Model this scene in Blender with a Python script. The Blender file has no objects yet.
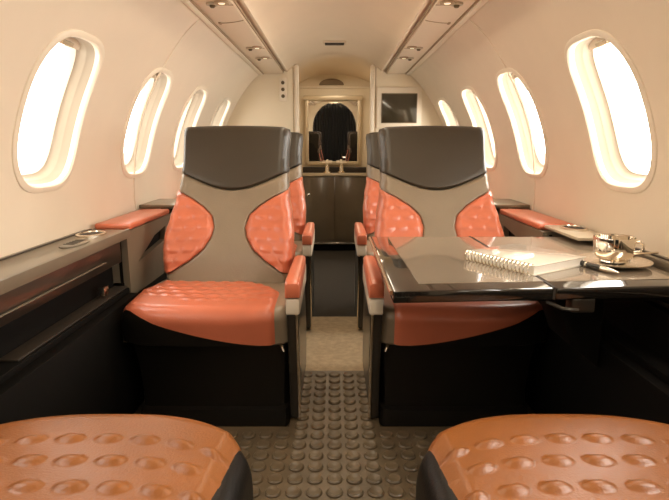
import bpy, bmesh, math, random
from mathutils import Vector, Matrix
random.seed(4)
C = bpy.context.scene.collection
PI = math.pi
SC = 0.85            # metres per authored unit, applied to everything at the end

# ------------------------------------------------------------------ materials
def mat(name, col, rough=.5, metal=0., bump=0., bscale=60., coat=0., spec=.5, var=0., vscale=6., emit=None, estr=0.,
        coatrough=.08, bdist=.002):
    m = bpy.data.materials.new(name); m.use_nodes = True
    nt = m.node_tree; b = nt.nodes['Principled BSDF']
    b.inputs['Base Color'].default_value = (*col, 1)
    b.inputs['Roughness'].default_value = rough
    b.inputs['Metallic'].default_value = metal
    b.inputs['Specular IOR Level'].default_value = spec
    b.inputs['Coat Weight'].default_value = coat
    b.inputs['Coat Roughness'].default_value = coatrough
    tc = nt.nodes.new('ShaderNodeTexCoord')
    if var:
        n = nt.nodes.new('ShaderNodeTexNoise'); n.inputs['Scale'].default_value = vscale
        n.inputs['Detail'].default_value = 5
        r = nt.nodes.new('ShaderNodeValToRGB')
        r.color_ramp.elements[0].position = .3; r.color_ramp.elements[1].position = .7
        r.color_ramp.elements[0].color = (*[max(0, c*(1-var)) for c in col], 1)
        r.color_ramp.elements[1].color = (*[min(1, c*(1+var)) for c in col], 1)
        nt.links.new(tc.outputs['Object'], n.inputs['Vector'])
        nt.links.new(n.outputs['Fac'], r.inputs['Fac']); nt.links.new(r.outputs['Color'], b.inputs['Base Color'])
    if bump:
        n2 = nt.nodes.new('ShaderNodeTexNoise'); n2.inputs['Scale'].default_value = bscale; n2.inputs['Detail'].default_value = 3
        bp = nt.nodes.new('ShaderNodeBump'); bp.inputs['Strength'].default_value = bump; bp.inputs['Distance'].default_value = bdist
        nt.links.new(tc.outputs['Object'], n2.inputs['Vector'])
        nt.links.new(n2.outputs['Fac'], bp.inputs['Height']); nt.links.new(bp.outputs['Normal'], b.inputs['Normal'])
    if emit:
        b.inputs['Emission Color'].default_value = (*emit, 1); b.inputs['Emission Strength'].default_value = estr
    return m

M = {}
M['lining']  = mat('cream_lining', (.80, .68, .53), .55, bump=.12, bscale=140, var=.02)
M['ceiling'] = mat('ceiling_lining', (.78, .63, .46), .5, var=.02)
M['bulk']    = mat('bulkhead_laminate', (.80, .68, .50), .5, var=.02)
M['trim']    = mat('cream_trim', (.84, .73, .58), .35)
M['seam']    = mat('brown_seam', (.42, .30, .18), .6)
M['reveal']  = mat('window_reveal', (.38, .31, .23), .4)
M['panel']   = mat('service_panel', (.76, .61, .45), .45)
M['coral']   = mat('coral_leather', (.60, .160, .080), .29, bump=.25, bscale=220, coat=.15, coatrough=.3, var=.06, vscale=9)
M['tan']     = mat('tan_orange_leather', (.255, .082, .015), .36, bump=.3, bscale=240, coat=.1, coatrough=.3, var=.10, vscale=7)
M['taupe']   = mat('taupe_leather', (.25, .192, .128), .34, bump=.3, bscale=200, coat=.12, coatrough=.3, var=.07, vscale=8)
M['dark']    = mat('dark_olive_leather', (.042, .031, .018), .42, bump=.3, bscale=200, coat=.15, coatrough=.3, var=.08)
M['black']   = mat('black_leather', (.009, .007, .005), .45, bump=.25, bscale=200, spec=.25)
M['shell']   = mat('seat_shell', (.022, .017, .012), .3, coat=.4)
M['edge']    = mat('pale_edge', (.50, .41, .29), .3)
M['lacquer'] = mat('dark_lacquer', (.010, .008, .006), .12, coat=1., coatrough=.04, var=.2, vscale=3)
M['veneer']  = mat('table_veneer', (.27, .21, .15), .22, coat=1., coatrough=.06, var=.1, vscale=3)
M['ledge']   = mat('ledge_laminate', (.20, .155, .10), .35, coat=.3, var=.05)
M['console'] = mat('console_grey', (.17, .135, .09), .45, var=.08)
M['lower']   = mat('lower_shade', (.005, .004, .003), .7, spec=.12)  # near-black colour carries the deep shade low along the cabin
M['metal']   = mat('brushed_metal', (.80, .72, .60), .22, metal=1.)
M['chrome']  = mat('chrome', (.86, .80, .70), .07, metal=1.)
M['gold']    = mat('champagne_frame', (.60, .49, .34), .35, metal=.35)
M['mirror']  = mat('mirror_glass', (.86, .82, .75), .02, metal=1.)
M['brown']   = mat('brown_grille', (.13, .085, .035), .6)
M['hole']    = mat('dark_hole', (.03, .02, .012), .6)
M['cabinet'] = mat('galley_veneer', (.15, .115, .075), .25, coat=.6, coatrough=.15, var=.08)
M['carpet']  = mat('dark_carpet', (.040, .031, .020), .95, bump=.8, bscale=300, bdist=.006)
M['beige']   = mat('sunlit_carpet', (.48, .36, .22), .95, bump=.8, bscale=260, bdist=.006, var=.15, vscale=40)  # pale colour stands for sun falling on the aisle carpet
M['rubber']  = mat('brown_rubber', (.15, .108, .062), .34, bump=.3, bscale=120, var=.2, vscale=10)
M['paper']   = mat('white_paper', (.86, .80, .70), .6)
M['cover']   = mat('glossy_cover', (.80, .74, .62), .12, coat=.8)
M['screen']  = mat('screen', (.045, .035, .020), .12, coat=.6)
M['coffee']  = mat('coffee', (.02, .008, .003), .08)
M['lamp']    = mat('lamp_lens', (.9, .8, .65), .4, emit=(1, .80, .55), estr=.8)
M['cloth']   = mat('dark_curtain', (.006, .005, .004), .9)

def glass_mat():
    m = bpy.data.materials.new('window_glass'); m.use_nodes = True; nt = m.node_tree; nt.nodes.clear()
    o = nt.nodes.new('ShaderNodeOutputMaterial'); mx = nt.nodes.new('ShaderNodeMixShader')
    t = nt.nodes.new('ShaderNodeBsdfTransparent'); g = nt.nodes.new('ShaderNodeBsdfGlossy'); g.inputs['Roughness'].default_value = .02
    mx.inputs[0].default_value = .06
    nt.links.new(t.outputs[0], mx.inputs[1]); nt.links.new(g.outputs[0], mx.inputs[2]); nt.links.new(mx.outputs[0], o.inputs[0])
    return m
M['glass'] = glass_mat()

# ------------------------------------------------------------------ mesh helpers
def obj(name, bm, m, parent=None, smooth=True, mtx=None):
    if mtx is not None: bmesh.ops.transform(bm, matrix=mtx, verts=bm.verts)
    bmesh.ops.recalc_face_normals(bm, faces=bm.faces)
    me = bpy.data.meshes.new(name); bm.to_mesh(me); bm.free()
    me.materials.append(M[m])
    if smooth:
        for p in me.polygons: p.use_smooth = True
        me.set_sharp_from_angle(angle=math.radians(38))
    o = bpy.data.objects.new(name, me); C.objects.link(o)
    if parent is not None: o.parent = parent
    return o

def thing(name, label, cat, loc=(0, 0, 0), rz=0, group=None):
    o = bpy.data.objects.new(name, None); C.objects.link(o); o.empty_display_size = .05
    o.location = loc; o.rotation_euler = (0, 0, rz); tag(o, label, cat, group); return o
def tag(o, label, cat, group=None):
    o['label'] = label; o['category'] = cat
    if group: o['group'] = group
    return o
def struct(o): o['kind'] = 'structure'; return o
def sempty(name, loc=(0, 0, 0)):
    o = bpy.data.objects.new(name, None); C.objects.link(o); o.location = loc; o.empty_display_size = .05
    o['kind'] = 'structure'; return o
def dup(o, parent=None):
    c = o.copy(); C.objects.link(c)
    if parent is not None: c.parent = parent
    for ch in [x for x in C.objects if x.parent == o]: dup(ch, c)
    return c

def box(bm, x0, x1, y0, y1, z0, z1, bev=0., seg=2):
    t = bmesh.new(); bmesh.ops.create_cube(t, size=1)
    for v in t.verts:
        v.co = Vector(((x0+x1)/2+v.co.x*(x1-x0), (y0+y1)/2+v.co.y*(y1-y0), (z0+z1)/2+v.co.z*(z1-z0)))
    if bev: bmesh.ops.bevel(t, geom=t.edges[:], offset=bev, segments=seg, profile=.5, affect='EDGES')
    merge(bm, t); return bm
def merge(bm, t):
    me = bpy.data.meshes.new('t'); t.to_mesh(me); t.free(); bm.from_mesh(me); bpy.data.meshes.remove(me)
def B(*a, **k): return box(bmesh.new(), *a, **k)
def loft(loops, closed=True, caps=True, bm=None):
    bm = bm or bmesh.new(); vs = [[bm.verts.new(p) for p in l] for l in loops]; n = len(loops[0])
    for a, b in zip(vs, vs[1:]):
        for i in range(n if closed else n-1):
            j = (i+1) % n
            bm.faces.new((a[i], a[j], b[j], b[i]))
    if caps and closed:
        bm.faces.new(vs[0][::-1]); bm.faces.new(vs[-1])
    return bm
def lathe(prof, seg=32, cx=0, cy=0, bm=None, caps=True):
    loops = [[(cx+r*math.cos(2*PI*i/seg), cy+r*math.sin(2*PI*i/seg), z) for i in range(seg)] for r, z in prof]
    return loft(loops, True, caps, bm)
def tube(pts, r, seg=8, bm=None, r2=None):
    pts = [Vector(p) for p in pts]; loops = []
    for i, p in enumerate(pts):
        d = (pts[min(i+1, len(pts)-1)]-pts[max(i-1, 0)]).normalized()
        a = d.cross(Vector((0, 0, 1)))
        if a.length < .05: a = d.cross(Vector((0, 1, 0)))
        a.normalize(); b = d.cross(a)
        rr = r if r2 is None else r+(r2-r)*i/(len(pts)-1)
        loops.append([p+a*rr*math.cos(2*PI*k/seg)+b*rr*math.sin(2*PI*k/seg) for k in range(seg)])
    return loft(loops, True, True, bm)
def prism(poly, axis, a0, a1, bev=0., bm=None):
    """poly in the two other axes (order xyz without axis), extruded from a0 to a1"""
    def P(p, a):
        if axis == 'x': return (a, p[0], p[1])
        if axis == 'y': return (p[0], a, p[1])
        return (p[0], p[1], a)
    t = loft([[P(p, a0) for p in poly], [P(p, a1) for p in poly]])
    if bev:
        bmesh.ops.recalc_face_normals(t, faces=t.faces)
        bmesh.ops.bevel(t, geom=[e for e in t.edges if e.calc_face_angle(0) > .5], offset=bev, segments=2, profile=.5, affect='EDGES')
    if bm is None: return t
    merge(bm, t); return bm
def catmull(pts, n):
    out = []
    P = [pts[0]]+list(pts)+[pts[-1]]
    for i in range(1, len(P)-2):
        for k in range(n):
            t = k/n; a, b, c, d = P[i-1], P[i], P[i+1], P[i+2]
            out.append(tuple(.5*((2*b[j])+(-a[j]+c[j])*t+(2*a[j]-5*b[j]+4*c[j]-d[j])*t*t+(-a[j]+3*b[j]-3*c[j]+d[j])*t**3) for j in range(len(b))))
    out.append(tuple(pts[-1])); return out
def interp(tab, x):
    if x <= tab[0][0]: return tab[0][1]
    for (a, b), (c, d) in zip(tab, tab[1:]):
        if x <= c:
            t = (x-a)/(c-a); t = t*t*(3-2*t); return b+(d-b)*t
    return tab[-1][1]

# ------------------------------------------------------------------ cabin shell
Y0, Y1 = -1.35, 4.6
PROF = catmull([(.90, 0.), (.93, .20), (.97, .42), (1.0, .65), (1.008, .80), (1.0, .92), (.975, 1.08), (.922, 1.24),
                (.845, 1.385), (.770, 1.50), (.695, 1.59), (.62, 1.652)], 8)
ARC = [0.]
for a, b in zip(PROF, PROF[1:]): ARC.append(ARC[-1]+math.hypot(b[0]-a[0], b[1]-a[1]))
def pr(s):
    s = min(max(s, 0), ARC[-1])
    for i in range(len(ARC)-1):
        if s <= ARC[i+1]+1e-9:
            t = (s-ARC[i])/(ARC[i+1]-ARC[i]); return (PROF[i][0]+t*(PROF[i+1][0]-PROF[i][0]), PROF[i][1]+t*(PROF[i+1][1]-PROF[i][1]))
def s_of_z(z):
    for i in range(len(PROF)-1):
        if PROF[i][1] <= z <= PROF[i+1][1]:
            return ARC[i]+(z-PROF[i][1])/(PROF[i+1][1]-PROF[i][1])*(ARC[i+1]-ARC[i])
def nrm(s):   # outward normal in x,z (right side)
    a = pr(s-.01); b = pr(s+.01); dx, dz = b[0]-a[0], b[1]-a[1]; l = math.hypot(dx, dz)
    return (dz/l, -dx/l)
WS0, WS1 = s_of_z(.916), s_of_z(1.40)       # window arc range
WC = (WS0+WS1)/2; WH = (WS1-WS0)/2; WW = .190
CELLH = WH+.05; CELLW = WW+.065
WY = [4.20, 3.42, 2.655, 1.83, 1.00, .17, -.66]         # window centre y, front to back
WYV = sorted(y for y in WY if y-CELLW > Y0+.02)
NR, NC = 18, 8
rows = [i*(WC-CELLH)/10 for i in range(10)] + [WC-CELLH+2*CELLH*i/NR for i in range(NR+1)] + \
       [WC+CELLH+(ARC[-1]-WC-CELLH)*i/8 for i in range(1, 9)]
def sidewall(sg, name):
    bm = bmesh.new(); cache = {}
    def V(y, s, off=0.):
        k = (round(y, 5), round(s, 5), round(off, 5))
        if k not in cache:
            x, z = pr(s); n = nrm(s); cache[k] = bm.verts.new((sg*(x+n[0]*off), y, z+n[1]*off))
        return cache[k]
    ys = [Y0]; cells = []
    for yc in WYV:
        a, b = yc-CELLW, yc+CELLW
        n = max(1, int((a-ys[-1])/.15)); y_ = ys[-1]
        ys += [y_+(a-y_)*i/n for i in range(1, n+1)]
        cells.append((len(ys)-1, yc)); ys += [a+(b-a)*i/NC for i in range(1, NC+1)]
    y_ = ys[-1]; ys += [y_+(Y1+.02-y_)*i/2 for i in (1, 2)]
    skip = set()
    for c0, yc in cells:
        for i in range(c0, c0+NC):
            for j in range(10, 10+NR): skip.add((i, j))
    for i in range(len(ys)-1):
        for j in range(len(rows)-1):
            if (i, j) in skip: continue
            bm.faces.new((V(ys[i], rows[j]), V(ys[i+1], rows[j]), V(ys[i+1], rows[j+1]), V(ys[i], rows[j+1])))
    for c0, yc in cells:
        ring = [(c0+i, 10) for i in range(NC)]+[(c0+NC, 10+j) for j in range(NR)]+[(c0+NC-i, 10+NR) for i in range(NC)]+[(c0, 10+NR-j) for j in range(NR)]
        outer = [(ys[i], rows[j]) for i, j in ring]
        inner = [win_pt(yc, (y-yc)/CELLW, (s-WC)/CELLH, 1.) for y, s in outer]
        prev = [V(*p) for p in outer]
        for k in range(1, 4):
            f = k/3
            cur = [V(o[0]+(q[0]-o[0])*f, o[1]+(q[1]-o[1])*f) for o, q in zip(outer, inner)]
            n = len(cur)
            for a in range(n): bm.faces.new((prev[a], prev[(a+1) % n], cur[(a+1) % n], cur[a]))
            prev = cur
    return struct(obj(name, bm, 'lining'))
SKEW = .022
def win_pt(yc, py, ps, k):
    n = 3.3; q = (abs(py)**n+abs(ps)**n)**(1/n)
    return (yc+py/q*WW*k+SKEW*ps/q, WC+ps/q*WH*k)
def win_loop(yc, k, off, sg, N=64, kk=None):
    out = []
    for i in range(N):
        a = 2*PI*i/N; n = 3.3; c, s = math.cos(a), math.sin(a)
        q = (abs(c)**n+abs(s)**n)**(1/n)
        y = yc+c/q*(WW+k)+SKEW*s/q; ss = WC+s/q*(WH+k)
        x, z = pr(ss); nn = nrm(ss); out.append((sg*(x+nn[0]*off), y, z+nn[1]*off))
    return out
sidewall(-1, 'wall_left'); sidewall(1, 'wall_right')
wn = 0
for sg in (-1, 1):
    for yc in sorted(WYV, reverse=True):
        wn += 1
        x, z = pr(WC)
        r = sempty('window_%d' % wn, (sg*x, yc, z)); inv = Matrix.Translation((-sg*x, -yc, -z))
        L = lambda k, off: win_loop(yc, k, off, sg)
        obj('window_frame', loft([L(.024, .004), L(.022, -.004), L(.014, -.008), L(.004, -.008), L(-.002, -.002), L(-.004, .012), L(-.003, .02)], caps=False), 'trim', r, mtx=inv)
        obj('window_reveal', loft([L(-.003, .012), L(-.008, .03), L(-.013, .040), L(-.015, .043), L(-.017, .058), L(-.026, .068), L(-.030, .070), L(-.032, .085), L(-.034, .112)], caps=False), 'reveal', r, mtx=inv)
        lo = L(-.052, .125); c = bmesh.new()
        obj('pane', loft([L(-.030, .102), L(-.030, .105)], caps=True, bm=c), 'glass', r, mtx=inv)
        # pulled-up shade with its grip at the top of the opening
        ssh = WC+WH-.030
        def SP(dy, ds, off):
            q = pr(ssh+ds); n_ = nrm(ssh+ds); return (sg*(q[0]+n_[0]*off), yc+dy+SKEW, q[1]+n_[1]*off)
        hw = WW*.60
        obj('shade', loft([[SP(-hw, -.022, .060), SP(hw, -.022, .060), SP(hw, -.022, .067), SP(-hw, -.022, .067)],
                           [SP(-hw*.9, .016, .060), SP(hw*.9, .016, .060), SP(hw*.9, .016, .067), SP(-hw*.9, .016, .067)]]), 'trim', r, mtx=inv)
        obj('shade_grip', loft([[SP(-.035, -.016, .045), SP(.035, -.016, .045), SP(.035, -.016, .062), SP(-.035, -.016, .062)],
                                [SP(-.035, -.004, .045), SP(.035, -.004, .045), SP(.035, -.004, .062), SP(-.035, -.004, .062)]]), 'gold', r, mtx=inv)

CEIL = [(.62, 1.652), (.61, 1.668), (.43, 1.678), (.41, 1.668), (.395, 1.668), (.385, 1.684), (.33, 1.724), (.24, 1.772), (.12, 1.806), (0, 1.816)]
cf = CEIL+[(-x, z) for x, z in CEIL[-2::-1]]
struct(obj('ceiling', loft([[(x, y, z) for x, z in cf] for y in [Y0, 1, 2.5, Y1+.30]], closed=False), 'ceiling'))
struct(obj('floor', B(-.94, .94, Y0-.1, 5.8, -.05, 0), 'carpet'))
# light-proof outer skin of the fuselage
full = [(-x-.0, z) for x, z in PROF]
# rear bulkhead with a curtained dark arched doorway, seen in the galley mirror
hull = [(x+.03, z) for x, z in PROF[::4]]+[(.42, 1.75), (.2, 1.84), (0, 1.87), (-.2, 1.84), (-.42, 1.75)]+[(-x-.03, z) for x, z in PROF[::4][::-1]]
arch = [(.50, 0)]+[(.50*math.cos(a*PI/16), 1.16+.56*math.sin(a*PI/16)) for a in range(0, 17)]+[(-.50, 0)]
bm = bmesh.new()
sh = hull; sa = arch
def resample(p, n):
    L_ = [0]
    for a, b in zip(p, p[1:]): L_.append(L_[-1]+math.dist(a, b))
    out = []
    for i in range(n):
        s = L_[-1]*i/(n-1)
        for k in range(len(L_)-1):
            if s <= L_[k+1]+1e-9:
                t = (s-L_[k])/(L_[k+1]-L_[k]); out.append((p[k][0]+t*(p[k+1][0]-p[k][0]), p[k][1]+t*(p[k+1][1]-p[k][1]))); break
    return out
ho, ai = resample(hull, 60), resample(arch, 60)
struct(obj('wall_rear', loft([[(x, Y0, z) for x, z in ho], [(x, Y0, z) for x, z in ai], [(x, Y0-.08, z) for x, z in ai], [(x, Y0-.08, z) for x, z in ho]], closed=False), 'bulk'))
# pleated dark curtain closing the doorway
loops = []
for k in range(121):
    x = -.56+1.12*k/120; loops.append([(x, Y0-.14+.02*math.sin(k*.9), 0.0), (x, Y0-.14+.02*math.sin(k*.9), 1.70), (x, Y0-.155+.02*math.sin(k*.9), 1.70), (x, Y0-.155+.02*math.sin(k*.9), 0.0)])
tag(obj('curtain', loft(loops), 'cloth'), 'dark pleated curtain hanging across the arched rear doorway', 'curtain')
struct(obj('wall_aft', B(-1.1, 1.1, Y0-.26, Y0-.22, -.05, 1.9), 'bulk'))

# front partition: one piece with opening to the galley
OX = .322
for sg, nm in ((-1, 'wall_front_left'), (1, 'wall_front_right')):
    poly = [(sg*(x+.015), z) for x, z in PROF]+[(sg*.60, 1.68), (sg*.42, 1.69), (sg*.39, 1.70), (sg*OX, 1.745), (sg*OX, 0)]
    struct(obj(nm, prism(poly, 'y', Y1, Y1+.05), 'bulk'))
    t = struct(obj('trim_1' if sg < 0 else 'trim_2', B(sg*OX-.016, sg*OX+.016, Y1-.008, Y1+.058, 0, 1.72, bev=.006), 'trim'))
    e = struct(obj('trim_3' if sg < 0 else 'trim_4', B(sg*(OX+.028)-.003, sg*(OX+.028)+.003, Y1-.003, Y1+.003, 0.0, 1.70), 'seam'))
# arch rim where the cabin ceiling ends
# galley vestibule shell
ap = [(x, z) for x, z in cf if abs(x) < .40]
av = [(-.40, 1.69)]+[(x, z) for x, z in sorted(ap)]+[(.40, 1.69)]
lo2 = []
for k in range(7):
    f = k/6; y = Y1+.002+.93*f
    lo2.append([(x, y, z-.006-.05*(f**1.5)*(1-(x/.5)**2)) for x, z in av])
struct(obj('ceiling_galley', loft(lo2, closed=False), 'ceiling'))
struct(obj('wall_galley_left', B(-.44, -.385, Y1+.04, 5.56, 0, 1.9), 'bulk'))
struct(obj('wall_galley_right', B(.385, .44, Y1+.04, 5.56, 0, 1.9), 'bulk'))
struct(obj('wall_galley_front', B(-.44, .44, 5.50, 5.56, 0, 1.9), 'bulk'))
struct(obj('trim_5', B(-.385, .385, 5.482, 5.50, 1.625, 1.640, bev=.003), 'trim'))

# panel joints following the curved sidewalls
for sg, k in ((-1, 6), (1, 7)):
    lo = []
    for i in range(24):
        s = s_of_z(.72)+(ARC[-1]-s_of_z(.72)-.01)*i/23; x, z = pr(s); n = nrm(s)
        y = 2.62
        lo.append([(sg*(x-n[0]*o), y+d, z-n[1]*o) for o, d in ((-.002, -.006), (.005, -.004), (.005, .004), (-.002, .006))])
    struct(obj('trim_%d' % k, loft(lo), 'trim'))

# ------------------------------------------------------------------ overhead service panels
def gasper(parent, x, y, z, sg):
    x -= parent.location.x; y -= parent.location.y; z -= parent.location.z
    g = obj('air_vent', lathe([(.026, 0), (.028, -.004), (.026, -.009), (.018, -.011), (.015, -.006), (.001, -.006)], 20, bm=None, caps=False), 'edge', parent,
            mtx=Matrix.Translation((x, y, z)))
    obj('nozzle', lathe([(.011, -.004), (.012, -.014), (.008, -.019), (.001, -.019)], 16), 'brown', g, mtx=Matrix.Translation((x, y, z)))
def reading_light(parent, x, y, z):
    x -= parent.location.x; y -= parent.location.y; z -= parent.location.z
    g = obj('reading_light', lathe([(.030, 0), (.032, -.004), (.030, -.009), (.019, -.010), (.017, -.005), (.001, -.005)], 20, caps=False), 'seam', parent, mtx=Matrix.Translation((x, y, z)))
    obj('lens', lathe([(.015, -.004), (.013, -.010), (.001, -.012)], 16), 'lamp', g, mtx=Matrix.Translation((x, y, z)))
for sg, side in ((-1, 'left'), (1, 'right')):
    yb, ye = Y0+.02, Y1-.01
    r = thing('service_panel', 'long cream overhead panel with air vents and reading lights above the %s seats' % side, 'overhead panel', (sg*.52, 2.2, 1.65), group='overhead service panels')
    inv = Matrix.Translation((-sg*.52, -2.2, -1.65))
    a, b = sorted((sg*.435, sg*.595))
    obj('panel', B(a, b, yb, ye, 1.646, 1.664, bev=.005), 'panel', r, mtx=inv)
    a, b = sorted((sg*.427, sg*.4315)); obj('groove', B(a, b, yb, ye, 1.655, 1.667), 'seam', r, mtx=inv)
    a, b = sorted((sg*.604, sg*.634)); obj('light_rail', B(a, b, yb, ye, 1.634, 1.654, bev=.006), 'trim', r, mtx=inv)
    a, b = sorted((sg*.597, sg*.603)); obj('groove', B(a, b, yb, ye, 1.642, 1.660), 'seam', r, mtx=inv)
    for y0 in (1.0, 2.02, 3.04, -.05):
        # curved-ended hatch outline
        pts = [(sg*.440, y0+.66, 1.6455)]+[(sg*(.440+.13*t), y0+.66+.075*math.sin(t*PI*.5)-.02*t, 1.6455) for t in (.1, .25, .4, .55, .7, .85, 1)]
        if y0 < 3: obj('hatch_seam', tube(pts, .003, 6), 'seam', r, mtx=inv)
        if y0 < 3: obj('latch', B(sg*.565-.006, sg*.565+.006, y0+.70, y0+.735, 1.640, 1.648, bev=.002), 'seam', r, mtx=inv)
        for dy in (.33, .71) if y0 > 3 else (.33, .0) if y0 > 1.5 else (.2,):
            yy = y0+dy
            reading_light(r, sg*.475, yy, 1.6465)
            gasper(r, sg*.520, yy+.025, 1.6465, sg)
            obj('seam_line', B(min(sg*.436, sg*.50), max(sg*.436, sg*.50), yy+.05, yy+.056, 1.644, 1.648), 'seam', r, mtx=inv)
# central ceiling outlet
cv = thing('ceiling_vent', 'small dark rectangular air outlet in the middle of the ceiling', 'vent', (0, 4.12, 1.80))
obj('vent_frame', B(-.085, .085, -.06, .06, .0, .012, bev=.004), 'panel', cv)
obj('grille', B(-.072, .072, -.045, .045, -.004, .006, bev=.003), 'hole', cv)

# ------------------------------------------------------------------ cabinetry along the sidewalls
def ledge_holder(r, sg, x, y, z, dark=True):
    e = 1.35
    h = obj('cup_holder', loft([[(x+rr*math.cos(a)*1.0, y+rr*e*math.sin(a), z+zz) for a in [2*PI*i/28 for i in range(28)]] for rr, zz in ((.050, 0), (.050, .006), (.041, .008), (.038, .002), (.002, .002))], caps=False), 'metal', r)
    obj('well', loft([[(x+rr*math.cos(a), y+rr*e*math.sin(a), z+zz) for a in [2*PI*i/28 for i in range(28)]] for rr, zz in ((.037, .003), (.036, .0045), (.001, .0045))]), 'hole', h)
wallx = 1.0
def side_set(sg, side):
    m = lambda a, b: sorted((sg*a, sg*b))
    # table ledge beside the foreground seats
    r = thing('side_ledge', ('long low ledge cabinet with dark lacquer front under the large left window' if sg < 0 else
                              'long ledge cabinet running behind the open table under the large right window'), 'side cabinet')
    X = lambda a, b, *k, **kw: B(*m(a, b), *k, **kw)
    ya, yb = Y0+.01, 2.06
    top_in = .83 if sg < 0 else .955
    obj('ledge_top', X(top_in, 1.004, ya, yb, .700, .722, bev=.004), 'ledge', r)
    obj('front_trim', X(top_in-.012, top_in+.004, ya, yb, .690, .726, bev=.004), 'console', r)
    obj('wall_groove', X(.972, .982, ya, yb, .7215, .7245), 'hole', r)
    obj('stowed_table', X(top_in+.012, top_in+.035, ya, yb-.05, .600, .699, bev=.003), 'shell', r)
    obj('slide_rail', X(top_in+.004, top_in+.012, 1.2, 1.86, .629, .633, bev=.0015), 'console', r)
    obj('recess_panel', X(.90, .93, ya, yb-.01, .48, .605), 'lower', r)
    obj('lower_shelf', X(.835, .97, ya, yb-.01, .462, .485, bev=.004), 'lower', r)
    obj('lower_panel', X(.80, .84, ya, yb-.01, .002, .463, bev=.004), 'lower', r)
    if sg < 0:
        obj('shelf_liner', X(.842, .898, 1.30, yb-.012, .4855, .492, bev=.002), 'hole', r)
        obj('hinge', B(sg*.862-.010, sg*.862+.010, 1.86, 1.90, .50, .535, bev=.003), 'metal', r)
        ledge_holder(r, sg, sg*.915, 1.93, .722)
        obj('outlet_plate', loft([[(sg*.885+rr*math.cos(a), 1.74+rr*2.2*math.sin(a), .722+zz) for a in [2*PI*i/28 for i in range(28)]] for rr, zz in ((.036, 0), (.036, .004), (.030, .006), (.001, .006))]), 'console', r)
        for k in range(5):
            obj('outlet_slot', B(sg*.885-.018, sg*.885+.018, 1.70+k*.02, 1.708+k*.02, .727, .7295), 'hole', r)
    # armrest console beside each row of seats
    for row, dy in ((1, 0), (2, .86)):
        y0, y1 = 2.06+dy, 2.64+dy
        if row == 2: y0, y1 = 2.98, 3.60
        c = thing('armrest_console', ('taupe sidewall console with coral armrest pad beside the %s %s seat' % ('near' if row == 1 else 'far', side)), 'side console', (sg*.9, (y0+y1)/2, 0))
        iv = Matrix.Translation((-sg*.9, -(y0+y1)/2, 0))
        # side panel with the slanted hand slot
        zi = .70
        outer = [(y0, .44), (y1, .44), (y1, zi), (y0, zi)]
        slot = [(y0+.10, .565), (y1-.12, .60), (y1-.10, .665), (y1-.26, .645)]
        bm = bmesh.new()
        xa, xb = sg*.835, sg*.86
        la = [[(x_, y, z) for y, z in poly] for x_, poly in ((xb, outer), (xa, outer), (xa, slot), (xb, slot))]
        obj('side_panel', loft(la, caps=False), 'console', c, mtx=iv, smooth=False)
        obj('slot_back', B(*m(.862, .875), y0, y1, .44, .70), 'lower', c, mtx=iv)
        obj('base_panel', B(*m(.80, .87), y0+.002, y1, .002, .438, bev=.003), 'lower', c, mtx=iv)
        obj('end_panel', B(*m(.842, 1.0), y0+.001, y0+.02, .50, .70), 'console', c, mtx=iv)
        obj('console_top', B(*m(.835, 1.005), y0, y1, .700, .712), 'console', c, mtx=iv)
        obj('armrest_pad', B(*m(.836, .985), y0+.045, y1-.01, .712, .738, bev=.010, seg=3), 'coral', c, mtx=iv)
    if sg > 0:
        h = thing('cup_holder_plate', 'pale metal cup holder plate on the right ledge beyond the table edge', 'cup holder', (sg*.93, 2.0, .722))
        obj('plate', B(-.075, .06, -.20, .10, .0, .012, bev=.004), 'edge', h)
        hh = obj('ring', loft([[(.0+rr*math.cos(a), .0+rr*1.5*math.sin(a), .012+zz) for a in [2*PI*i/28 for i in range(28)]] for rr, zz in ((.048, 0), (.048, .006), (.040, .008), (.037, .002), (.002, .002))], caps=False), 'metal', h)
        obj('well', loft([[(rr*math.cos(a), rr*1.5*math.sin(a), .012+zz) for a in [2*PI*i/28 for i in range(28)]] for rr, zz in ((.036, .003), (.035, .0045), (.001, .0045))]), 'hole', h)
    # low ledges behind the seats
    for y0, y1, where in ((2.66, 2.97, 'between the two rows of %s seats' % side), (3.62, 4.59, 'behind the far %s seat at the partition' % side)):
        q = thing('window_shelf', 'dark brown shelf under the windows ' + where, 'shelf', (sg*.92, (y0+y1)/2, 0))
        iv = Matrix.Translation((-sg*.92, -(y0+y1)/2, 0))
        obj('shelf_top', B(*m(.80, 1.004), y0, y1, .735, .755, bev=.005), 'ledge', q, mtx=iv)
        obj('shelf_front', B(*m(.81, .84), y0+.005, y1-.005, .002, .734), 'lower', q, mtx=iv)
side_set(-1, 'left'); side_set(1, 'right')

# ------------------------------------------------------------------ seats
def grid(fn, nu, nv, bm=None, skirt=None):
    bm = bm or bmesh.new()
    vs = [[bm.verts.new(fn(i/nu, j/nv)) for j in range(nv+1)] for i in range(nu+1)]
    for i in range(nu):
        for j in range(nv): bm.faces.new((vs[i][j], vs[i+1][j], vs[i+1][j+1], vs[i][j+1]))
    if skirt:
        ring = [(i, 0) for i in range(nu)]+[(nu, j) for j in range(nv)]+[(nu-i, nv) for i in range(nu)]+[(0, nv-j) for j in range(nv)]
        cur = [bm.verts.new(skirt(vs[i][j].co, i/nu, j/nv)) for i, j in ring]; n = len(cur)
        for k in range(n):
            i, j = ring[k]; i2, j2 = ring[(k+1) % n]
            bm.faces.new((vs[i][j], vs[i2][j2], cur[(k+1) % n], cur[k]))
        bm.faces.new(cur)
    return bm
def studs(x, y, px, py, ax, ay, h, ox=0):
    j = round(y/py); sx = (px/2 if j % 2 else 0)+ox
    i = round((x-sx)/px); dx, dy = x-sx-i*px, y-j*py
    q = 1-(dx/ax)**2-(dy/ay)**2
    return h*q**.6 if q > 0 else 0.

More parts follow.
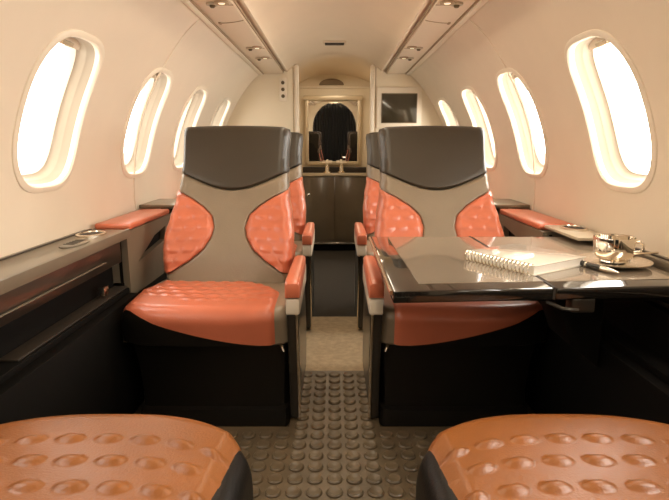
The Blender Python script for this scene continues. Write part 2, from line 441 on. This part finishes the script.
# cushion surface: a across (-1..1), b back-to-front then over the nose
def make_cushion(hw, yb, yf, zt, h, corner, cpow, nose=.045, crown=.012):
    p = [(yb, zt-.004), (yb-(yb-yf)*.5, zt+.002)]
    L = yb-yf-nose
    prof = [(yb-L*k/8, zt+crown*math.sin(PI*k/8*.8)-.006) for k in range(9)]
    zc = prof[-1][1]
    prof += [(yf+nose-nose*math.sin(t*PI/16), zc-nose+nose*math.cos(t*PI/16)) for t in range(1, 9)]
    prof += [(yf+.012*k/4, zc-nose-(h-nose)*k/4) for k in range(1, 5)]
    prof = catmull(prof, 4)
    A = [0]
    for q, w in zip(prof, prof[1:]): A.append(A[-1]+math.dist(q, w))
    def S(b):
        s = A[-1]*min(max(b, 0), 1)
        for i in range(len(A)-1):
            if s <= A[i+1]+1e-9:
                t = (s-A[i])/(A[i+1]-A[i]); return prof[i][0]+t*(prof[i+1][0]-prof[i][0]), prof[i][1]+t*(prof[i+1][1]-prof[i][1])
        return prof[-1]
    zbot = zt-h
    def P(a, b):
        y, z = S(b); aa = abs(a); rs = .045
        if aa < .86: x = aa/.86*(hw-rs); D = 0
        elif aa < .95:
            t = (aa-.86)/.09*PI/2; x = hw-rs+rs*math.sin(t); D = rs*(1-math.cos(t))
        else: x = hw; D = rs+(h-rs)*(aa-.95)/.05
        f = min(1, max(0, (yb-y)/(yb-yf)))
        y2 = y+corner*(x/hw)**cpow*f**1.5
        z2 = zbot+(z-zbot)*(1-D/h)+.006*(x/hw)**2*(1-D/h)
        return Vector((math.copysign(x, a), y2, z2))
    def N(a, b):
        e = .004
        du = P(min(a+e, 1), b)-P(max(a-e, -1), b); dv = P(a, min(b+e, 1))-P(a, max(b-e, 0))
        n = du.cross(dv)
        if n.length < 1e-9: return Vector((0, 0, 1))
        n.normalize()
        return n if n.z-n.y > 0 else -n
    return P, N, A[-1]

def cushion_parts(root, T, cfg, mirror, mats, res=(56, 56)):
    P, N, AL = make_cushion(**cfg['shape'])
    mt = Matrix.Diagonal((mirror, 1, 1, 1))
    def body(u, v): return P(2*u-1, v)
    zb = cfg['shape']['zt']-cfg['shape']['h']
    cu = obj('seat_cushion', grid(body, 120, 70, skirt=lambda co, u, v: Vector((co.x*.97, co.y*.97, zb-.004))), mats[0], root, mtx=T @ mt)
    al, ar, b0, b1 = cfg['al'], cfg['ar'], cfg['b0'], cfg['b1']
    st = cfg['stud']
    def ins(u, v):
        b = b0+((b1-cfg.get('rise', 0)*(1-u)**1.7)-b0)*v
        L_, R_ = al(v), ar(v); a = L_+(R_-L_)*u
        p = P(a, b); n = N(a, b)
        e = min(1, min(u, 1-u)/.05)*min(1, min(v, 1-v)/.04) if b1 < .99 else min(1, min(u, 1-u)/.05)*min(1, v/.04)
        e = math.sin(e*PI/2)
        off = -.0015+(cfg['puff']+.0015)*e
        if v < cfg.get('studmax', 1): off += e*studs(p.x, b*AL, *st)
        return p+n*off
    obj('seat_insert', grid(ins, *res), mats[1], cu, mtx=T @ mt)
    if cfg.get('rise'):
        def apr(u, v):
            bb = b1-cfg['rise']*(1-u)**1.7-.012
            b = bb+(1-bb)*v; L_, R_ = al(1), ar(1); a = L_-.03+(R_-L_+.03)*u
            e = math.sin(min(1, min(u, 1-u)/.04)*PI/2)
            return P(a, b)+N(a, b)*(-.001+.006*e*min(1, u/.0001+1))
        obj('front_shade', grid(apr, 50, 12), 'black', cu, mtx=T @ mt)  # black overlay paints the shadow on the lower cushion front
    return cu

def back_parts(root, T, mirror, mats, n=40):
    W = [(.45, .268), (.52, .275), (.58, .282), (.66, .284), (.74, .273), (.82, .257), (.90, .249), (.97, .247), (1.13, .254)]
    ZB, ZT = .455, 1.135; ZE = .915
    def w(z): return interp(W, z)
    ARCX = [(.505, .276), (.53, .225), (.565, .165), (.61, .108), (.66, .076), (.70, .068), (.75, .083), (.79, .126), (.825, .183), (.852, .252)]
    def xi(z): return min(interp_lin(ARCX, z), w(z))
    def ybase(x, z):
        f = (z-.45)/.68; y = .06+.33*f
        y -= .025*math.exp(-((z-.60)/.12)**2)
        q = min(1, abs(x)/w(z)) if w(z) else 0
        y -= .050*math.exp(-((z-.66)/.16)**2)*q**2.2
        y += .055*max(0, (q-.86)/.14)**2
        y -= .015*math.exp(-((z-.80)/.2)**2)*0
        return y
    def zc(x):   # lower edge of the headrest, dips in the middle
        return ZE+.018-.080*max(0, math.cos(min(1, abs(x)/.26)*PI/2))**1.3
    mt = Matrix.Diagonal((mirror, 1, 1, 1)); TT = T @ mt
    def pad(fn, puff, eu, ev, nu, nv, stud=None):
        def f(u, v):
            x, z = fn(u, v)
            e = math.sin(min(1, min(u, 1-u)/eu)*PI/2)**.7*math.sin(min(1, min(v, 1-v)/ev)*PI/2)**.7
            y = ybase(x, z)-puff*e
            if stud: y -= e*studs(abs(x), z, *stud)
            return Vector((x, y, z))
        return grid(f, nu, nv, skirt=lambda co, u, v: Vector((co.x*.985, ybase(co.x, co.z)+.075, co.z)))
    def shell(u, v):
        return None
    # rear shell
    lo = []
    for k in range(25):
        z = ZB+(ZT-.012-ZB)*k/24; ww = w(z)-.006; l = []
        y0 = .06+.33*(z-.45)/.68
        for x_, y_ in ((-1, .050), (-.985, .085), (-.9, .125), (-.5, .15), (0, .155), (.5, .15), (.9, .125), (.985, .085), (1, .050), (.5, .045), (-.5, .045)):
            l.append((x_*ww, y0+y_*(1-.35*(k/24)**4), z))
        lo.append(l)
    sh = obj('back_shell', loft(lo), 'shell', root, mtx=TT)
    zlow = ZB
    def zedge(t): return ZB+(ZE-ZB)*t
    def cen(u, v):
        z0 = zedge(v); X_ = xi(z0); x = (2*u-1)*X_
        return x, z0+v**8*(zc(x)-ZE)
    obj('back_center', pad(cen, .012, .06, .04, n, n), mats[0], root, mtx=TT)
    for s in (-1, 1):
        vmax = (.850-ZB)/(ZE-ZB); vmin = (.507-ZB)/(ZE-ZB)
        def bol(u, v, s=s):
            v2 = vmin+(vmax-vmin)*v
            z0 = zedge(v2); a, b = xi(z0), w(z0)
            x = a+(b-a)*u
            z = z0+v2**8*(zc(a)-ZE)*(1-u)
            return s*x, z
        obj('side_bolster', pad(bol, .020, .12, .06, 36, 50, stud=(.056, .044, .025, .013, .0060)), mats[1], root, mtx=TT)
    def hd(u, v):
        x = (2*u-1)*w(ZE+(ZT-ZE)*v)*(1-.02*max(0, v-.9)/.1)
        z0 = zc(x)+.002
        top = ZT+.008*(1-(x/.26)**2)-.012*max(0, abs(x)/.26-.85)/.15
        return x, z0+(top-z0)*v
    obj('headrest', pad(hd, .015, .04, .07, n, 24), mats[2], root, mtx=TT)

def interp_lin(tab, x):
    if x <= tab[0][0]: return tab[0][1]
    for (a, b), (c, d) in zip(tab, tab[1:]):
        if x <= c: return b+(d-b)*(x-a)/(c-a)
    return tab[-1][1]

def arm_parts(root, mirror):
    mt = Matrix.Diagonal((mirror, 1, 1, 1))
    # coral pad rounded at the front
    def padsec(y, k, z0, z1):
        w2 = .027*k; r = .010
        return [(.313-w2, y, z0), (.313+w2, y, z0), (.313+w2, y, z1-r), (.313+w2-r*.4, y, z1-r*.3), (.313+w2-r, y, z1), (.313-w2+r, y, z1), (.313-w2+r*.4, y, z1-r*.3), (.313-w2, y, z1-r)]
    lo = [padsec(-.355, .75, .545, .570), padsec(-.352, .90, .530, .580), padsec(-.34, 1, .525, .586), padsec(-.30, 1, .530, .590), padsec(.06, .92, .545, .590), padsec(.10, .85, .550, .586)]
    obj('armrest_pad', loft(lo), 'coral', root, mtx=mt)
    obj('armrest_bracket', prism([(-.345, .465), (-.30, .455), (.12, .47), (.12, .548), (-.30, .530), (-.345, .523)], 'x', .289, .337, bev=.006), 'trim', root, mtx=mt)
    # dark curved arm support sweeping down to the floor
    sp = catmull([(-.338, .463), (-.303, .30), (-.275, .16), (-.262, .02)], 5)
    poly = sp+[(.26, .02), (.30, .20), (.20, .463)]
    obj('arm_support', prism(poly, 'x', .290, .325, bev=.008), 'shell', root, mtx=mt)
    obj('arm_trim', tube([(.327, y-.001, z) for y, z in sp], .006, 8), 'metal', root, mtx=mt)

CFG = dict(shape=dict(hw=.318, yb=.13, yf=-.335, zt=.475, h=.135, corner=.05, cpow=6),
           al=lambda v: -.82-.12*min(1, v/.4), ar=lambda v: .28+.50*math.sin(min(1, v/.42)*PI/2), b0=.13, b1=1., puff=.010, rise=.23,
           stud=(.062, .052, .023, .014, .0045), studmax=.66)
def make_seat(mirror, label, group):
    r = thing('cabin_seat', label, 'seat', group=group)
    T = Matrix.Identity(4)
    cushion_parts(r, T, CFG, mirror, ('taupe', 'coral'))
    back_parts(r, T, mirror, ('taupe', 'coral', 'dark'))
    arm_parts(r, mirror)
    mt = Matrix.Diagonal((mirror, 1, 1, 1))
    lo = []
    for z, fy, hx in ((.335, -.30, .292), (.25, -.275, .286), (.12, -.265, .280), (.075, -.268, .280), (.07, -.29, .286), (.02, -.30, .288), (.0, -.30, .288)):
        c = .04
        lo.append([(-hx, fy+c, z), (-hx+c*.3, fy+c*.3, z), (-hx+c, fy, z), (hx-c, fy, z), (hx-c*.3, fy+c*.3, z), (hx, fy+c, z), (hx, .30, z), (-hx, .30, z)])
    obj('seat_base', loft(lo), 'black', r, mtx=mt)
    obj('release_lever', tube([(.262, -.29, .336), (.272, -.318, .330), (.276, -.322, .318)], .006, 8), 'metal', r, mtx=mt)
    return r
SX = .461
s1 = make_seat(1, 'near left coral and taupe leather seat, its whole cushion in view', 'coral and taupe seats facing the camera')
s1.location = (-SX, 2.10, 0)
s2 = make_seat(-1, 'near right coral and taupe leather seat, its cushion mostly under the table', 'coral and taupe seats facing the camera')
s2.location = (SX, 2.10, 0)
s3 = dup(s1); s3.location = (-SX, 3.10, 0); s3['label'] = 'far left coral seat, mostly hidden behind the near left seat'
s4 = dup(s2); s4.location = (SX, 3.10, 0); s4['label'] = 'far right coral seat, mostly hidden behind the near right seat'

# foreground seats, facing forward, seen only as their cushions; backs laid flat
FCFG = dict(shape=dict(hw=.315, yb=.30, yf=-.36, zt=.475, h=.20, corner=.15, cpow=2.8, nose=.06, crown=.015),
            al=lambda v: -.99 if v < 2 else 0, ar=lambda v: .84+.06*v, b0=.03, b1=.80, puff=.012,
            stud=(.073, .074, .027, .0155, .0080), studmax=.86)
FCFG['al'] = lambda v: -.93
for sg, lab in ((-1, 'tan orange studded seat cushion with black sides at the bottom left of the photo'), (1, 'tan orange studded seat cushion with black sides at the bottom right of the photo')):
    r = thing('cabin_seat', lab, 'seat', (sg*.475, .70, 0), PI, group='tan studded foreground seats')
    mi = -1 if sg < 0 else 1   # after turning round, the aisle side is mirrored
    cushion_parts(r, Matrix.Identity(4), FCFG, mi, ('black', 'tan'), res=(130, 130))
    lo = []
    for z, fy, hx in ((.28, -.26, .285), (.12, -.22, .27), (.07, -.22, .27), (.065, -.245, .28), (0, -.25, .28)):
        lo.append([(-hx, fy+.03, z), (-hx+.03, fy, z), (hx-.03, fy, z), (hx, fy+.03, z), (hx, .30, z), (-hx, .30, z)])
    obj('seat_base', loft(lo), 'black', r)
    T = Matrix.Translation((0, .33, .40)) @ Matrix.Rotation(-math.radians(58), 4, 'X') @ Matrix.Translation((0, -.06, -.455))
    back_parts(r, T, mi, ('black', 'tan', 'dark'), n=24)

# ------------------------------------------------------------------ floor coverings
bm = bmesh.new()
box(bm, -.62, .62, .55, 1.80, .0, .008); box(bm, -.172, .172, 1.80, 2.30, .0, .008)
pitch = .063; j = 0; y = .58
while y < 2.28:
    sx = 0
    i0 = int((.60 if y < 1.77 else .15)/pitch)
    for i in range(-i0, i0+1):
        x = i*pitch
        lathe([(.0265, .006), (.0255, .013), (.0215, .0165), (.015, .0145), (.001, .014)], 12, x, y, bm=bm, caps=False)
    y += pitch*1.02; j += 1
tag(obj('floor_mat', bm, 'rubber'), 'brown rubber aisle mat covered with rows of raised round studs', 'floor mat')
tag(obj('sunlit_carpet_patch', B(-.172, .172, 2.302, 3.10, .0, .007, bev=.002), 'beige'), 'sunlit patch of aisle carpet, coloured as a beige strip beyond the studded mat', 'carpet')  # sunlit part of the carpet, made as a paler strip
for sg, s in ((-1, 'left'), (1, 'right')):
    tag(obj('floor_clip', B(sg*.150-.004, sg*.150+.004, 2.16, 2.24, .008, .022, bev=.002), 'metal'), 'small metal clip on the %s side of the aisle mat' % s, 'clip')

# ------------------------------------------------------------------ galley
g = thing('galley_cabinet', 'dark brown glossy galley cabinet with pale counter edge below the mirror', 'cabinet', (0, 5.40, 0))
iv = Matrix.Translation((0, -5.40, 0))
obj('body', B(-.383, .383, 5.20, 5.48, .09, .755, bev=.004), 'cabinet', g, mtx=iv)
obj('kick', B(-.383, .383, 5.22, 5.48, .002, .088), 'lower', g, mtx=iv)
obj('kick_trim', B(-.383, .383, 5.185, 5.215, .070, .088, bev=.003), 'metal', g, mtx=iv)
obj('door', B(-.30, -.004, 5.188, 5.20, .12, .745, bev=.003), 'cabinet', g, mtx=iv)
obj('door', B(.004, .30, 5.188, 5.20, .12, .745, bev=.003), 'cabinet', g, mtx=iv)
d1 = obj('knob', lathe([(.004, 0), (.004, .012), (.012, .016), (.012, .024), (.002, .028)], 16), 'chrome', g, mtx=Matrix.Translation((-.262, -.213, .575)) @ Matrix.Rotation(PI/2, 4, 'X'))
obj('counter_top', B(-.383, .383, 5.165, 5.49, .757, .779, bev=.004), 'edge', g, mtx=iv)
obj('back_splash', B(-.33, .33, 5.455, 5.478, .779, .835, bev=.002), 'hole', g, mtx=iv)
for sx, w_ in ((-.075, 'left'), (.070, 'right')):
    f = thing('counter_tap', 'small pale metal tap on the galley counter, %s of the pair' % w_, 'tap', (sx, 5.36, .7795))
    obj('tap_base', lathe([(.042, 0), (.042, .010), (.026, .018), (.021, .06), (.018, .085)], 20), 'metal', f)
    obj('spout', tube(catmull([(0, 0, .075), (0, -.01, .105), (0, -.04, .112), (0, -.06, .095)], 5), .014, 10), 'trim', f)
    obj('tap_handle', B(-.052, .052, -.010, .010, .098, .116, bev=.004), 'trim', f)
mr = thing('wall_mirror', 'gold framed mirror above the galley counter reflecting a dark arch', 'mirror', (-.015, 5.47, .86))
iv = Matrix.Identity(4)
mr.rotation_euler = (math.radians(1.3), 0, 0)
fx, z0, z1 = .285, 0.0, .685
obj('glass', B(-.255, .255, -.004, .002, .03, .635), 'mirror', mr)
obj('frame_top', B(-.300, .300, -.030, .008, .640, .690, bev=.008), 'gold', mr)
obj('frame_side', B(-.285, -.250, -.022, .008, .0, .642, bev=.006), 'gold', mr)
obj('frame_side', B(.250, .285, -.022, .008, .0, .642, bev=.006), 'gold', mr)
obj('frame_bottom', B(-.285, .285, -.022, .008, .0, .034, bev=.006), 'gold', mr)
v = thing('arched_vent', 'brown half-round air grille in the cream wall above the mirror', 'vent', (-.03, 5.49, 1.655))
pl = [(.125*math.cos(a*PI/20), .062*math.sin(a*PI/20)) for a in range(21)]
obj('grille', prism(pl, 'y', -.008, .006, bev=.002), 'brown', v)
for k in range(5):
    zz = .006+k*.010; hwid = .125*math.sqrt(max(0, 1-(zz/.062)**2))-.006
    obj('slat', B(-hwid, hwid, -.013, -.006, zz, zz+.004), 'seam', v)
sw = thing('switch_panel', 'narrow switch plate with three dark buttons on the left partition', 'switch', (-.437, Y1-.006, 1.52))
obj('plate', B(-.030, .030, -.006, .006, -.095, .095, bev=.004), 'trim', sw)
for k in range(3): obj('button', lathe([(.015, 0), (.015, .006), (.011, .009), (.001, .009)], 16), 'brown', sw, mtx=Matrix.Translation((0, -.005, .055-.055*k)) @ Matrix.Rotation(PI/2, 4, 'X'))
mo = thing('wall_monitor', 'dark rectangular screen in a cream frame on the right partition', 'monitor', (.552, Y1, 1.37))
obj('surround', B(-.190, .190, -.014, .004, -.170, .170, bev=.006), 'trim', mo)
obj('bezel', B(-.152, .152, -.020, -.010, -.128, .118, bev=.003), 'brown', mo)
obj('screen', B(-.144, .144, -.023, -.018, -.120, .110, bev=.001), 'screen', mo)

# ------------------------------------------------------------------ table and the things on it
ZT_ = .705
t = thing('fold_out_table', 'glossy dark fold-out table with black edges in front of the right seat', 'table', (.55, 1.6, 0))
iv = Matrix.Translation((-.55, -1.6, 0))
def quad(x0, x1, xf0, xf1, yf0, yf1, yb_): return [(x0, yf0), (x1, yf1), (xf1, yb_), (xf0, yb_)]
L1 = [(.142, 1.215), (.545, 1.245), (.523, 1.995), (.140, 1.995)]
L2 = [(.549, 1.245), (.940, 1.275), (.940, 1.995), (.527, 1.995)]
obj('table_leaf', prism(L1, 'z', ZT_-.032, ZT_, bev=.005), 'lacquer', t, mtx=iv)
obj('table_leaf', prism(L2, 'z', ZT_-.032, ZT_, bev=.005), 'lacquer', t, mtx=iv)
obj('veneer_inlay', prism([(.215, 1.285), (.541, 1.305), (.521, 1.975), (.205, 1.975)], 'z', ZT_-.001, ZT_+.0015), 'veneer', t, mtx=iv)  # inlay stops short on the left; black border stands for the seatback's reflection
obj('veneer_inlay', prism([(.553, 1.305), (.925, 1.335), (.925, 1.975), (.531, 1.975)], 'z', ZT_-.001, ZT_+.0015), 'veneer', t, mtx=iv)
obj('edge_trim', tube([(.139, 1.222, ZT_-.006), (.137, 1.99, ZT_-.006)], .006, 8), 'metal', t, mtx=iv)
obj('hinge_slot', prism([(.5445, 1.246), (.5495, 1.246), (.5275, 1.994), (.5225, 1.994)], 'z', ZT_-.03, ZT_+.0016), 'hole', t, mtx=iv)
obj('support_arm', B(.56, .80, 1.50, 1.56, ZT_-.065, ZT_-.033, bev=.004), 'shell', t, mtx=iv)
obj('support_leg', prism([(.70, .47), (.785, .40), (.785, ZT_-.034), (.62, ZT_-.034)], 'y', 1.45, 1.62, bev=.005), 'lower', t, mtx=iv)
la = obj('latch', tube([(.535, 1.262, ZT_-.040), (.565, 1.235, ZT_-.050), (.60, 1.225, ZT_-.052)], .005, 8), 'shell', t, mtx=iv)
obj('latch_block', B(.60, .66, 1.262, 1.30, ZT_-.070, ZT_-.033, bev=.004), 'shell', t, mtx=iv)
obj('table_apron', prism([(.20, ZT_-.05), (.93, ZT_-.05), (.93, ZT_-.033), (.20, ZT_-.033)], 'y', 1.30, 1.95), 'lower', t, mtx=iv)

ZS = ZT_+.0017
# notebook
A_ = Vector((.397, 1.565)); Bv = Vector((.533, 1.352)); ex = (Bv-A_).normalized(); ey = Vector((-ex.y, ex.x))
NL, NW = .250, .240
nb = thing('spiral_notebook', 'spiral-bound notebook with glossy pale cover lying on the dark table', 'notebook', (A_.x, A_.y, ZS), math.atan2(ex.y, ex.x))
obj('pages', B(.004, NL-.004, .010, NW-.004, .003, .024), 'paper', nb, smooth=False)
obj('cover', B(0, NL, .008, NW, .0243, .0272, bev=.001), 'cover', nb)
obj('back_cover', B(0, NL, .008, NW, .0, .003, bev=.001), 'cover', nb)
bm = bmesh.new(); pts = []
NT = 18
for k in range(NT):
    cx = .012+(NL-.024)*k/(NT-1)
    ring = [(cx+.0012*math.cos(a), .008+.014*math.cos(a), .0150+.0145*math.sin(a)) for a in [2*PI*i/16 for i in range(17)]]
    tube(ring, .0022, 6, bm)
obj('spiral_binding', bm, 'metal', nb)
# pen
p0, p1 = Vector((.700, 1.535, ZS+.0088)), Vector((.770, 1.345, ZS+.0088)); L_ = (p1-p0).length
pn = thing('ballpoint_pen', 'black pen with metal tip lying beside the saucer', 'pen', p0, math.atan2((p1-p0).y, (p1-p0).x))
RY = Matrix.Rotation(PI/2, 4, 'Y')
obj('barrel', lathe([(.004, 0), (.008, .002), (.0082, .08), (.0080, .13)], 16), 'lacquer', pn, mtx=RY)
obj('tip', lathe([(.0082, .130), (.0072, .150), (.003, .180), (.001, .188)], 16), 'metal', pn, mtx=RY)
obj('clip', B(.004, .062, -.002, .002, .0080, .0105, bev=.0008), 'metal', pn)
obj('band', lathe([(.0086, .076), (.0086, .082)], 16), 'chrome', pn, mtx=RY)
# saucer, cup, spoon
sc = tag(obj('saucer', lathe([(.050, .0), (.060, .0), (.066, .003), (.098, .012), (.100, .015), (.097, .0155), (.062, .007), (.040, .006), (.001, .006)], 48), 'metal'), 'round shiny metal saucer beneath the cup on the table', 'saucer')
sc.location = (.826, 1.500, ZS)
cp = thing('coffee_cup', 'shiny metal coffee cup with handle standing on the saucer', 'cup', (.826, 1.510, ZS+.0068))
obj('cup_body', lathe([(.030, .0), (.036, .002), (.035, .006), (.046, .012), (.052, .022), (.0545, .042), (.058, .073), (.0575, .075), (.0555, .073), (.0525, .042), (.050, .026), (.035, .014), (.001, .010)], 48), 'chrome', cp)
obj('handle', tube(catmull([(.051, -.020, .060), (.064, -.027, .062), (.071, -.030, .050), (.065, -.027, .036), (.047, -.018, .030)], 6), .0038, 10), 'chrome', cp)
obj('coffee', lathe([(.0525, .056), (.0525, .0565), (.001, .0505)], 32), 'coffee', cp)
sp = thing('teaspoon', 'small metal teaspoon resting on the saucer rim behind the cup', 'spoon', (.826, 1.500, ZS), 0)
obj('spoon_handle', tube([(.075, .050, .0165), (.11, .056, .020), (.165, .060, .023)], .0035, 8), 'metal', sp)
lo = []
for k in range(9):
    f = k/8; x = .030+.048*f; ww = .0145*math.sin(PI*min(1, .08+f*.92))+.002
    lo.append([(x, .044-ww+.006*f, .0175), (x, .044+.006*f, .0150), (x, .044+ww+.006*f, .0175), (x, .044+.006*f, .0163)])
obj('spoon_bowl', loft(lo), 'metal', sp)

# ------------------------------------------------------------------ light
def area(name, loc, rot, sx, sy, power, col, spread=180, parent=None):
    l = bpy.data.lights.new(name, 'AREA'); l.shape = 'RECTANGLE'; l.size = sx; l.size_y = sy; l.energy = power; l.color = col
    l.spread = math.radians(spread)
    o = bpy.data.objects.new(name, l); C.objects.link(o); o.location = loc; o.rotation_euler = rot; return o
WARM = (1., .86, .66)
w = bpy.data.worlds.new('World'); bpy.context.scene.world = w; w.use_nodes = True
bg = w.node_tree.nodes['Background']; bg.inputs[0].default_value = (1., .96, .88, 1); 
# the daylight is stronger on the right-hand side of the aircraft
nt_ = w.node_tree; tcw = nt_.nodes.new('ShaderNodeTexCoord'); sx_ = nt_.nodes.new('ShaderNodeSeparateXYZ'); mrg = nt_.nodes.new('ShaderNodeMapRange')
mrg.inputs['From Min'].default_value = -1; mrg.inputs['From Max'].default_value = 1
mrg.inputs['To Min'].default_value = 5.; mrg.inputs['To Max'].default_value = 20.
nt_.links.new(tcw.outputs['Generated'], sx_.inputs[0]); nt_.links.new(sx_.outputs['X'], mrg.inputs['Value']); nt_.links.new(mrg.outputs[0], bg.inputs[1])

for sg in (-1, 1):
    for yc in WYV:
        x, z = pr(WC); n = nrm(WC)
        o = area('daylight_portal', (sg*(x+n[0]*.14), yc, z+n[1]*.14), (0, 0, 0), .34, .52, 1, (1, 1, 1))
        d = Vector((-sg*n[0], 0, -n[1])); o.rotation_euler = d.to_track_quat('-Z', 'Y').to_euler()
        o.data.cycles.is_portal = True
area('aisle_fill', (0, 1.2, 1.795), (0, 0, 0), .12, 4.6, 16, WARM)  # added fill with no fixture, brightens the upward-facing surfaces
area('galley_light', (0, 5.0, 1.72), (0, 0, 0), .3, .3, 2.5, WARM)

# ------------------------------------------------------------------ camera
sc_ = bpy.context.scene
cam = bpy.data.objects.new('camera', bpy.data.cameras.new('camera')); C.objects.link(cam)
cam.data.sensor_width = 36; cam.data.sensor_fit = 'HORIZONTAL'; cam.data.lens = 520/669*36; cam.data.clip_start = .02
cam.location = (0, 0, 1.05); cam.rotation_euler = (PI/2-math.atan(104/520), 0, 0)
sc_.camera = cam
# bring everything to real size
S = Matrix.Scale(SC, 4)
for me in bpy.data.meshes: me.transform(S)
for o in C.objects: o.location = o.location*SC
for l in bpy.data.lights: l.size *= SC; l.size_y *= SC; l.energy *= SC*SC
vs = sc_.view_settings; sc_.display_settings.display_device = 'sRGB'
vs.view_transform = 'Standard'; vs.look = 'None'; vs.exposure = .12; vs.gamma = 1.; vs.use_curve_mapping = False
